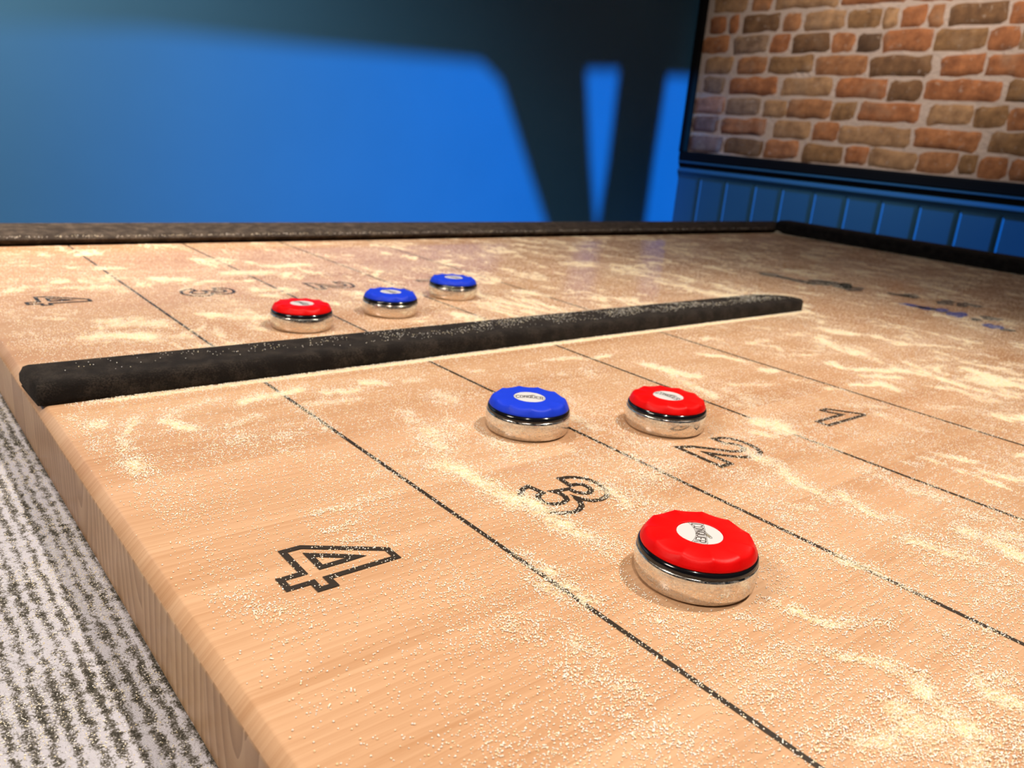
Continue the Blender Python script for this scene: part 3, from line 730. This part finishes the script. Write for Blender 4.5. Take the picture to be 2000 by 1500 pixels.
def bead_object():
    me = bpy.data.meshes.new('powder_beads')
    org = W(3.0, 3.0, 0)
    me.vertices.add(len(BP))
    co = np.empty((len(BP), 3), dtype=np.float32)
    co[:,0] = BP[:,0]*U-org[0]; co[:,1] = BP[:,1]*U-org[1]; co[:,2] = BP[:,2]*U
    me.vertices.foreach_set('co', co.ravel())
    a = me.attributes.new('rad', 'FLOAT', 'POINT'); a.data.foreach_set('value', (BR*U).astype(np.float32))
    me.materials.append(M['bead']); me.update()
    o = bpy.data.objects.new('powder_beads', me); C.objects.link(o); o.location = org
    ng = bpy.data.node_groups.new('scatter_beads', 'GeometryNodeTree')
    ng.interface.new_socket('Geometry', in_out='INPUT', socket_type='NodeSocketGeometry')
    ng.interface.new_socket('Geometry', in_out='OUTPUT', socket_type='NodeSocketGeometry')
    nd = ng.nodes; ln = ng.links
    gi = nd.new('NodeGroupInput'); go = nd.new('NodeGroupOutput')
    ico = nd.new('GeometryNodeMeshIcoSphere'); ico.inputs['Radius'].default_value = 1.0; ico.inputs['Subdivisions'].default_value = 2
    sm = nd.new('GeometryNodeSetShadeSmooth'); ln.new(ico.outputs['Mesh'], sm.inputs['Geometry'])
    smt = nd.new('GeometryNodeSetMaterial'); smt.inputs['Material'].default_value = M['bead']; ln.new(sm.outputs[0], smt.inputs['Geometry'])
    iop = nd.new('GeometryNodeInstanceOnPoints'); ln.new(gi.outputs[0], iop.inputs['Points']); ln.new(smt.outputs[0], iop.inputs['Instance'])
    at = nd.new('GeometryNodeInputNamedAttribute'); at.data_type = 'FLOAT'; at.inputs['Name'].default_value = 'rad'
    ln.new(at.outputs['Attribute'], iop.inputs['Scale'])
    rv = nd.new('FunctionNodeRandomValue'); rv.data_type = 'FLOAT'
    st = nd.new('GeometryNodeStoreNamedAttribute'); st.data_type = 'FLOAT'; st.domain = 'INSTANCE'
    st.inputs['Name'].default_value = 'tint'
    ln.new(iop.outputs[0], st.inputs['Geometry']); ln.new(rv.outputs[1], st.inputs['Value'])
    ln.new(st.outputs[0], go.inputs[0])
    md = o.modifiers.new('scatter', 'NODES'); md.node_group = ng
    tag(o, 'fine white powder beads strewn over the table, the rail and the gutter carpet', 'powder', kind='stuff')
bead_object()

# ------------------------------------------------------------------ the room
YW, XW, YF, XL, ZC, ZF = 11.6, 14.0534, -8.0, -10.0, 9.5, -TZ/U
def S(name, v, f, m, **kw):
    c = (sum(p[0] for p in v)/len(v), sum(p[1] for p in v)/len(v), min(p[2] for p in v))
    o = obj_from(name, v, f, m, origin=c, **kw); o['kind'] = 'structure'; return o
def SB(name, x0, x1, y0, y1, z0, z1, m):
    a, b = W(x0, y0, z0), W(x1, y1, z1); v, f = box_vf(a.x, b.x, a.y, b.y, a.z, b.z); return S(name, v, f, m)
SB('floor', XL-1, XW+1, YF-0.5, YW+1, ZF-0.5, ZF, M['floor'])
SB('ceiling', XL-1, XW+1, YF-0.5, YW+1, ZC, ZC+0.5, M['ceil'])
SB('wall_left', XL-0.5, XL, YF, YW, ZF, ZC, M['wallblue'])
SB('wall_back', XL-0.5, XW+0.6, YW, YW+0.5, ZF, ZC, M['wallblue'])

# brick wall: courses measured, each brick its own ragged block inside the one wall mesh
ROWS = [[[11.49,10.64,"p"],[10.57,9.69,"d"],[9.62,8.91,"o"],[8.8,8.0,"b"],[7.94,7.53,"r"],[7.5,6.68,"t"],[6.63,6.03,"n"],[5.97,5.72,"b"],[5.67,5.26,"o"],[5.2,4.85,"o"]],[[11.45,10.82,"p"],[10.72,9.7,"r"],[9.52,8.75,"t"],[8.67,8.18,"o"],[8.14,6.86,"t"],[6.79,5.76,"o"],[5.61,4.91,"b"]],[[11.47,10.72,"k"],[10.67,9.9,"g"],[9.8,9.31,"t"],[9.29,8.42,"n"],[8.36,7.93,"b"],[7.85,6.79,"r"],[6.64,5.96,"t"],[5.9,5.44,"b"],[5.41,4.98,"o"]],[[11.3,10.82,"g"],[10.67,9.59,"r"],[9.48,8.45,"t"],[8.37,7.44,"r"],[7.39,6.85,"d"],[6.78,5.63,"r"],[5.53,5.07,"b"]],[[11.35,10.69,"t"],[10.55,9.91,"n"],[9.84,8.91,"b"],[8.85,7.89,"n"],[7.82,6.78,"d"],[6.62,5.96,"r"],[5.92,5.17,"r"]],[[11.47,10.84,"o"],[10.72,9.95,"g"],[9.88,9.48,"r"],[9.42,8.67,"d"],[8.61,8.2,"o"],[8.13,7.72,"x"],[7.67,6.86,"r"],[6.81,6.02,"b"],[5.98,5.56,"r"],[5.52,5.21,"t"]],[[11.37,10.99,"r"],[10.89,10.7,"r"],[10.58,9.76,"d"],[9.67,9.33,"n"],[9.22,8.46,"t"],[8.38,7.81,"b"],[7.75,7.51,"t"],[7.44,7.05,"r"],[6.98,6.75,"n"],[6.66,5.81,"d"],[5.75,5.31,"r"]],[[11.34,10.56,"t"],[10.44,10.01,"n"],[9.92,8.64,"t"],[8.58,7.4,"r"],[7.34,6.62,"r"],[6.59,5.54,"b"]]]
TONE = {'p': (0.26,0.15,0.13), 'd': (0.22,0.115,0.055), 'o': (0.48,0.20,0.085), 'b': (0.32,0.175,0.08), 'r': (0.44,0.17,0.07), 't': (0.46,0.27,0.145),
        'n': (0.44,0.20,0.09), 'k': (0.50,0.25,0.17), 'g': (0.34,0.22,0.15), 'x': (0.14,0.075,0.04)}
def brick_wall():
    V, F, MI, TN = [], [], [], []
    a, b = W(XW, 0, 0.0), W(XW+0.6, 0, 0)
    v, f = box_vf(a.x, b.x, YF*U, YW*U, 0.0, TZ+ZC*U)
    V += v; F += f; MI += [0]*6; TN += [(0.3,0.2,0.1)]*8
    z0, ch = 0.863-0.375*1.0+0.375-0.0, 0.375
    rows = [list(r) for r in ROWS]
    rr = random.Random(12)
    while len(rows) < 16:
        y = 11.5-rr.uniform(0, 0.3); row = []
        while y > 4.9:
            L = rr.choice((0.5, 0.95, 1.05, 1.1)); row.append((y, y-L, rr.choice('podrtnbrt'))); y -= L+0.08
        rows.append(row)
    for k, row in enumerate(rows):
        y = row[-1][1]-0.07
        while y > 0.5:
            L = rr.choice((0.5, 0.95, 1.05, 1.1)); row.append((y, y-L, rr.choice('podrtnbrt'))); y -= L+0.08
        zb, zt = z0+k*ch+0.024, z0+(k+1)*ch-0.024
        for (ya, yb, t) in row:
            ya += 0.014; yb -= 0.014
            ny, nz = max(5, int((ya-yb)/0.075)), 6
            n0 = len(V); dep = rr.uniform(0.022, 0.045); s1, s2 = rr.uniform(0, 99), rr.uniform(0, 99)
            zw0, zw1 = rr.uniform(-0.02, 0.015), rr.uniform(-0.02, 0.015)
            for j in range(nz+1):
                for i in range(ny+1):
                    u = i/ny; w = j/nz
                    e = min(u*(ya-yb), (1-u)*(ya-yb), w*(zt-zb), (1-w)*(zt-zb))
                    jy = float(vnoise(np.array(s1+w*3.1), np.array(u*1.3+s2), 201)-0.5)*0.05*(1 if i in (0, ny) else 0.4)
                    jz = float(vnoise(np.array(s2+u*(ya-yb)*5), np.array(w*2.0+s1), 202)-0.5)*0.055*(1 if j in (0, nz) else 0.4)
                    # knocked-off corners
                    cr = (1-min(1, u*(ya-yb)/0.07))*(1-min(1, min(w, 1-w)*(zt-zb)/0.07)) + (1-min(1, (1-u)*(ya-yb)/0.07))*(1-min(1, min(w, 1-w)*(zt-zb)/0.07))
                    d = 0.0 if e < 1e-6 else dep*(1-0.35*cr)
                    yy = ya-(ya-yb)*u+jy - (0.016*cr if u < .5 else -0.016*cr)
                    zz = zb+(zt-zb)*w+jz+zw0*(1-u)+zw1*u
                    V.append(tuple(W(XW-d if e > 1e-6 else XW+0.002, yy, zz)))
                    c = TONE[t]; q = rr.uniform(0.93, 1.07); TN.append((c[0]*q, c[1]*q, c[2]*q))
            for j in range(nz):
                for i in range(ny):
                    p = n0+j*(ny+1)+i; F.append((p, p+ny+1, p+ny+2, p+1)); MI.append(1)
    o = obj_from('wall_right', V, F, [M['mortar'], M['brick']], midx=MI, origin=(XW*U, 1.0, 0))
    o['kind'] = 'structure'
    at = o.data.color_attributes.new('tone', 'FLOAT_COLOR', 'POINT')
    arr = np.ones((len(V), 4), dtype=np.float32); arr[:,:3] = np.array(TN); at.data.foreach_set('color', arr.ravel())
    sm = np.array(MI) == 1; o.data.polygons.foreach_set('use_smooth', sm)
brick_wall()

def extr_y(prof, y0, y1):
    V, F = [], []; m = len(prof)
    for y in (y0, y1):
        for (d, z) in prof: V.append(tuple(W(XW-d, y, z)))
    for k in range(m):
        b = (k+1) % m; F.append((k, k+m, b+m, b))
    F.append(tuple(range(m-1, -1, -1))); F.append(tuple(range(m, 2*m)))
    return V, F
# trim frame below and beside the bricks, its shade painted black
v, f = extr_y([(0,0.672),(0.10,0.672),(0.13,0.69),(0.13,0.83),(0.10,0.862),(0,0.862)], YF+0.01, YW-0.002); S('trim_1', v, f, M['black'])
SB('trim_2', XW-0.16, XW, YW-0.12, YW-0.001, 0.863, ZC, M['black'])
# small ledge, then the rounded rail cap, then the lip
v, f = extr_y([(0,0.625),(0.10,0.625),(0.12,0.632),(0.12,0.650),(0.10,0.672),(0,0.672)], YF+0.01, YW-0.003); S('trim_3', v, f, M['trimblue'])
v, f = extr_y([(0,0.535),(0.045,0.535),(0.045,0.625),(0,0.625)], YF+0.01, YW-0.003); S('trim_4', v, f, M['black'])  # recess under the ledge, shade painted black
v, f = extr_y([(0,0.425),(0.085,0.425),(0.105,0.435),(0.115,0.455),(0.11,0.480),(0.095,0.505),(0.07,0.522),(0.045,0.532),(0,0.535)], YF+0.01, YW-0.003); S('trim_5', v, f, M['trimblue'])
v, f = extr_y([(0,0.355),(0.052,0.355),(0.06,0.385),(0.07,0.425),(0,0.425)], YF+0.01, YW-0.003); S('trim_6', v, f, M['trimblue'])
# beadboard panelling with V grooves
def beadboard():
    g = [11.02, 10.36, 9.67, 9.06, 8.38, 7.73, 7.08, 6.43, 5.78, 5.14]
    while g[-1] > YF+1: g.append(g[-1]-0.65)
    ys = [(YW-0.003, 0.05)]
    for q in g: ys += [(q+0.035, 0.05), (q+0.012, 0.022), (q-0.006, 0.022), (q-0.028, 0.062), (q-0.05, 0.05)]
    ys.append((YF+0.01, 0.05))
    V, F = [], []
    for (y, d) in ys: V += [tuple(W(XW-d, y, ZF+0.7)), tuple(W(XW-d, y, 0.355)), tuple(W(XW, y, ZF+0.7)), tuple(W(XW, y, 0.355))]
    for k in range(len(ys)-1):
        a = k*4; b = a+4
        F += [(a, a+1, b+1, b), (a+1, a+3, b+3, b+1), (a, b, b+2, a+2)]
    F += [(0, 2, 3, 1), (len(V)-4, len(V)-3, len(V)-1, len(V)-2)]
    S('trim_7', V, F, M['trimblue'])
beadboard()
SB('baseboard_right', XW-0.12, XW, YF+0.01, YW-0.003, ZF, ZF+0.7, M['trimblue'])

# unseen wall added behind the viewer, openings cut to shape the light patches
LP = (10.8, -22.0, 7.6)       # where the daylight source stands outside
def proj(p):
    t = (YF-LP[1])/(p[1]-LP[1]); return (LP[0]+(p[0]-LP[0])*t, LP[2]+(p[2]-LP[2])*t)
def light_mask_wall():
    Z0 = ZF; holes = [
        [proj((x, YW, z)) for x, z in ((-5.0,-0.85),(10.5,-0.85),(10.35,-0.58),(9.75,0.5),(9.05,1.75),(8.6,2.02),(5.5,1.89),(3.4,1.83),(1.7,1.66),(-5.0,1.0))],
        [proj((x, YW, z)) for x, z in ((11.74,-0.85),(11.83,0.5),(11.84,2.24),(11.0,2.15),(11.35,0.6))],
        [proj((x, YW, z)) for x, z in ((13.15,-1.0),(XW-0.05,-1.0),(XW-0.07,2.33),(13.22,2.27),(13.17,0.8))],
        [proj((XW, y, z)) for y, z in ((YW-0.02,-1.6),(YW-0.1,0.70),(10.35,0.655),(10.3,0.56),(2.0,0.555),(2.0,-1.2))]]
    # keep the strip beside the corner and the panelling in one opening
    bm = bmesh.new()
    def loop(pts):
        vs = [bm.verts.new((x*U, YF*U, TZ+z*U)) for x, z in pts]
        return [bm.edges.new((vs[i], vs[(i+1) % len(vs)])) for i in range(len(vs))]
    E = loop([(XL,Z0),(XW,Z0),(XW,ZC),(XL,ZC)])
    h3, h4 = holes[2], holes[3]
    merged = [h3[0], h4[5], h4[4], h4[3], h4[2], h3[2], h3[3], h3[4]]
    for h in (holes[0], holes[1], merged): E += loop(h)
    bmesh.ops.triangle_fill(bm, use_beauty=True, edges=E)
    r = bmesh.ops.extrude_face_region(bm, geom=bm.faces[:])
    for v in [g for g in r['geom'] if isinstance(g, bmesh.types.BMVert)]: v.co.y -= 0.01
    bmesh.ops.recalc_face_normals(bm, faces=bm.faces[:])
    me = bpy.data.meshes.new('wall_light_mask'); bm.to_mesh(me); bm.free()
    me.materials.append(M['wallblue'])
    o = bpy.data.objects.new('wall_light_mask', me); C.objects.link(o); o['kind'] = 'structure'
    return holes
light_mask_wall()

# ------------------------------------------------------------------ light
def spot(name, loc, target, power, col, size, blend, radius):
    d = bpy.data.lights.new(name, 'SPOT'); d.energy = power; d.color = col; d.spot_size = math.radians(size); d.spot_blend = blend
    d.shadow_soft_size = radius
    o = bpy.data.objects.new(name, d); C.objects.link(o); o.location = W(*loc)
    o.rotation_euler = (W(*target)-W(*loc)).to_track_quat('-Z', 'Y').to_euler(); return o
def area(name, loc, target, power, col, sx, sy):
    d = bpy.data.lights.new(name, 'AREA'); d.energy = power; d.color = col; d.shape = 'RECTANGLE'; d.size = sx; d.size_y = sy
    o = bpy.data.objects.new(name, d); C.objects.link(o); o.location = W(*loc)
    o.rotation_euler = (W(*target)-W(*loc)).to_track_quat('-Z', 'Y').to_euler(); return o
WARM = (1.0, 0.90, 0.79)
# ceiling downlights
spot('ceiling_spot', (5.6, 0.0, 8.6), (1.6, 1.8, 0), 128, WARM, 66, 0.9, 0.018)
spot('ceiling_spot', (-1.2, -1.3, 8.6), (1.2, 2.2, 0), 60, WARM, 66, 0.9, 0.02)
spot('ceiling_spot', (1.0, 6.0, 9.0), (1.4, 4.4, 0), 54, WARM, 70, 1.0, 0.03)
spot('ceiling_spot', (7.5, 3.5, 9.0), (XW, 6.9, 4.2), 185, (1.0,0.88,0.72), 48, 1.0, 0.05)
# added soft fill from the left to lift the end grain
area('left_fill', (-5.0, 3.0, 6.0), (0.4, 2.0, 0.0), 15, (1.0,0.90,0.78), 0.4, 0.4)
spot('ceiling_spot', (-4.5, 6.5, 8.8), (0.8, YW, -0.8), 620, (1.0,0.84,0.70), 80, 1.0, 0.05)
# daylight outside the mask openings
spot('daylight', LP, (14.2, YW, -0.5), 5600, (0.01, 0.37, 1.0), 47, 1.0, 0.028)
wd = bpy.data.worlds.new('room_dark'); bpy.context.scene.world = wd; wd.use_nodes = True
wd.node_tree.nodes['Background'].inputs[0].default_value = (0.02, 0.05, 0.10, 1); wd.node_tree.nodes['Background'].inputs[1].default_value = 0.3

# ------------------------------------------------------------------ camera
cam = bpy.data.cameras.new('camera'); co = bpy.data.objects.new('camera', cam); C.objects.link(co)
R3 = Matrix([[0.7751678272431303, 0.12542916601622509, -0.6191787818713096], [-0.626102316167276, 0.28334557373993513, -0.7264373170012395], [0.08432514036239076, 0.9507801060994393, 0.29817186411263197]])
co.matrix_world = Matrix.Translation(W(0, 0, 1.0)) @ R3.to_4x4()
cam.sensor_width = 36.0; cam.lens = 1589.547*36/2000; cam.clip_start = 0.01
cam.dof.use_dof = True; cam.dof.focus_distance = 0.40; cam.dof.aperture_fstop = cam.lens/1000/0.0019
bpy.context.scene.camera = co
vs = bpy.context.scene.view_settings
vs.view_transform = 'Standard'; vs.look = 'None'; vs.gamma = 1.0; vs.exposure = 0.0; vs.use_curve_mapping = False
bpy.context.scene.cycles.sample_clamp_indirect = 25.0
